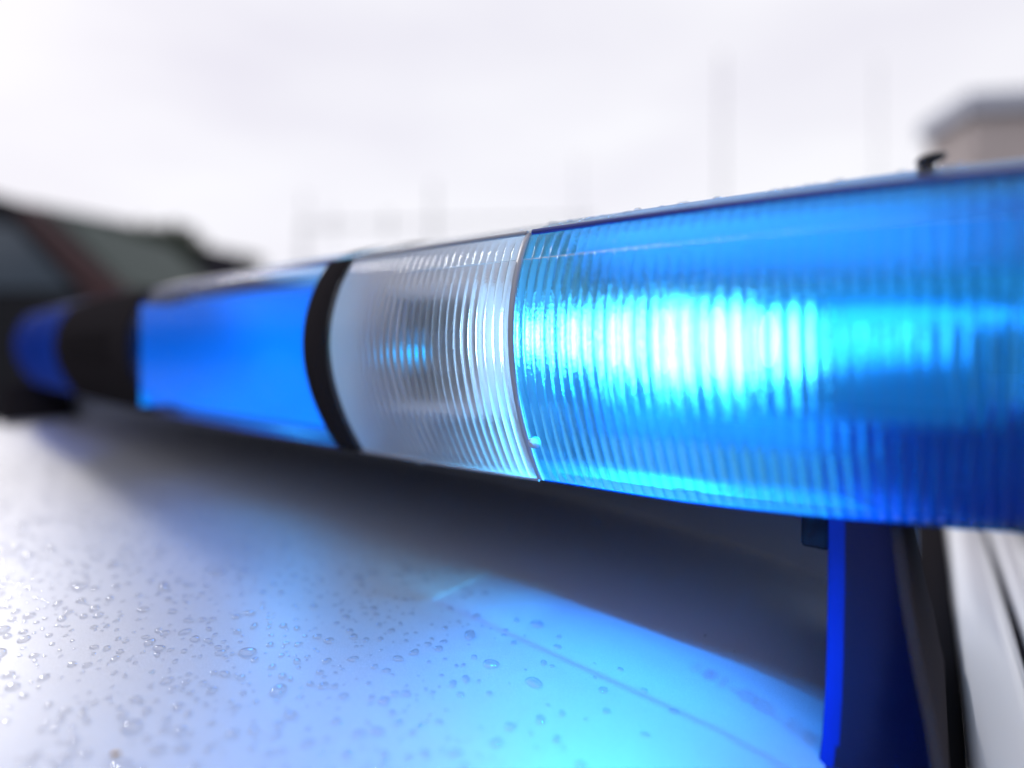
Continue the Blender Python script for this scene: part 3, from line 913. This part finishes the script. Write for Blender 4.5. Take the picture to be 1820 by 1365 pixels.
# pale building at the right
bldg = thing('flat_roofed_building', 'pale pinkish building with overhanging grey flat roof at right', 'building', tuple(pxw(1735, 14.2)))
M_bw = pmat('pale_render', (0.56, 0.49, 0.48), 0.85, noise=0.06, nscale=1.2)
M_fascia = pmat('grey_blue_fascia', (0.52, 0.55, 0.66), 0.6)
cA = pxw(1722, 14.2); cL = pxw(1632, 16.4); cR = pxw(2150, 13.4)
eL = (cL - cA); eR = (cR - cA)
def quad(o_, a, b, z0_, z1_, mb):
    P0 = [o_, o_ + a, o_ + a + b, o_ + b]
    lo = [Vector((q_.x, q_.y, z0_)) for q_ in P0]; hi = [Vector((q_.x, q_.y, z1_)) for q_ in P0]
    mb.grid([lo, hi], close=True); mb.poly(hi); mb.poly(lo[::-1])
    return mb
un, ur = eL.normalized(), eR.normalized()
obj('wall', quad(cA + un * 0.22 + ur * 0.22, un * (eL.length - 0.3), ur * (eR.length - 0.5), 0, 7.52, MB()), M_bw, bldg, smooth=False)
rf = obj('roof', quad(cA, eL, eR, 7.53, 8.02, MB()), M_fascia, bldg, smooth=False)
for k in range(3):
    o_ = cA + un * 0.20 + ur * (1.2 + 1.9 * k)
    obj('window', quad(o_, un * 0.05, ur * 1.1, 4.2, 5.6, MB()), M_glass, bldg, smooth=False)

# masts
M_steel = pmat('galvanised_steel', (0.22, 0.22, 0.25), 0.5, metal=0.5)
def mast(label, px_, Z_, py_top, rad, arm=None):
    b = pxw(px_, Z_)
    h = Z0 + 0.13 + (613 - py_top) / 1000.0 * Z_
    t_ = thing('lighting_mast', label, 'mast', tuple(b))
    obj('post', MB().tube([b, b + Vector((0, 0, h * 0.6)), b + Vector((0, 0, h))], [rad * 1.1, rad, rad * 0.8], 10), M_steel, t_)
    if arm:
        e = b + Vector((0, 0, h - 0.1))
        obj('lamp_head', MB().tube([e - RV * arm * 0.3, e + RV * arm], [rad * 1.3, rad * 1.6], 8), M_steel, t_)
mast('tall thin mast rising above the near blue lens', 1283, 26, 95, 0.045)
mast('faint tall mast between the tall thin mast and pale building', 1560, 30, 105, 0.03)
mast('short mast left of the joint above the clear lens', 770, 40, 325, 0.09)
mast('short mast nearest the black band of the light bar', 542, 40, 345, 0.07)
mast('thin mast right above the joint of clear and blue lens', 1027, 38, 275, 0.035)
ga = pxw(535, 42); gb = pxw(1050, 40)
gt = thing('overhead_gantry', 'faint horizontal gantry beam between the short masts', 'gantry', tuple(ga))
zz = Z0 + 0.13 + 0.212 * 42
obj('beam', MB().tube([ga + Vector((0, 0, zz)), gb + Vector((0, 0, zz))], 0.07, 8), M_steel, gt)
for px_ in (590, 690):
    q_ = pxw(px_, 41.7)
    obj('hanger', MB().tube([q_ + Vector((0, 0, zz - 0.9)), q_ + Vector((0, 0, zz + 0.9))], 0.09, 8), M_steel, gt)
for q_ in (ga, gb):
    obj('post', MB().tube([q_, q_ + Vector((0, 0, zz + 0.3))], 0.05, 8), M_steel, gt)

# unseen foliage ring round the yard, added to darken what the lenses reflect
wd = MB()
wr = random.Random(21)
for k in range(9000):
    a = wr.uniform(R(-205), R(25))                 # every side except the one in the picture
    dist = wr.uniform(12.5, 17)
    c = FV * 0 + Vector((math.cos(a + math.atan2(RV.y, RV.x)), math.sin(a + math.atan2(RV.y, RV.x)), 0)) * dist
    h = 3.6 + 1.6 * math.sin(a * 9) * math.sin(a * 23 + 1) + 0.8 * math.sin(a * 51)
    c.z = h * (1 - wr.random() ** 1.6) + 0.3
    u = Vector((wr.gauss(0, 1), wr.gauss(0, 1), wr.gauss(0, 1))).normalized(); v_ = u.orthogonal().normalized()
    s_ = wr.uniform(0.3, 0.6)
    wd.poly([c - u * s_, c + v_ * s_ * 0.7, c + u * s_, c - v_ * s_ * 0.7])
tag(obj('reflection_blocker', wd, M_leaf, None, smooth=False), 'unseen ring of dark foliage added to darken the lens reflections', 'light blocker', None, 'stuff')
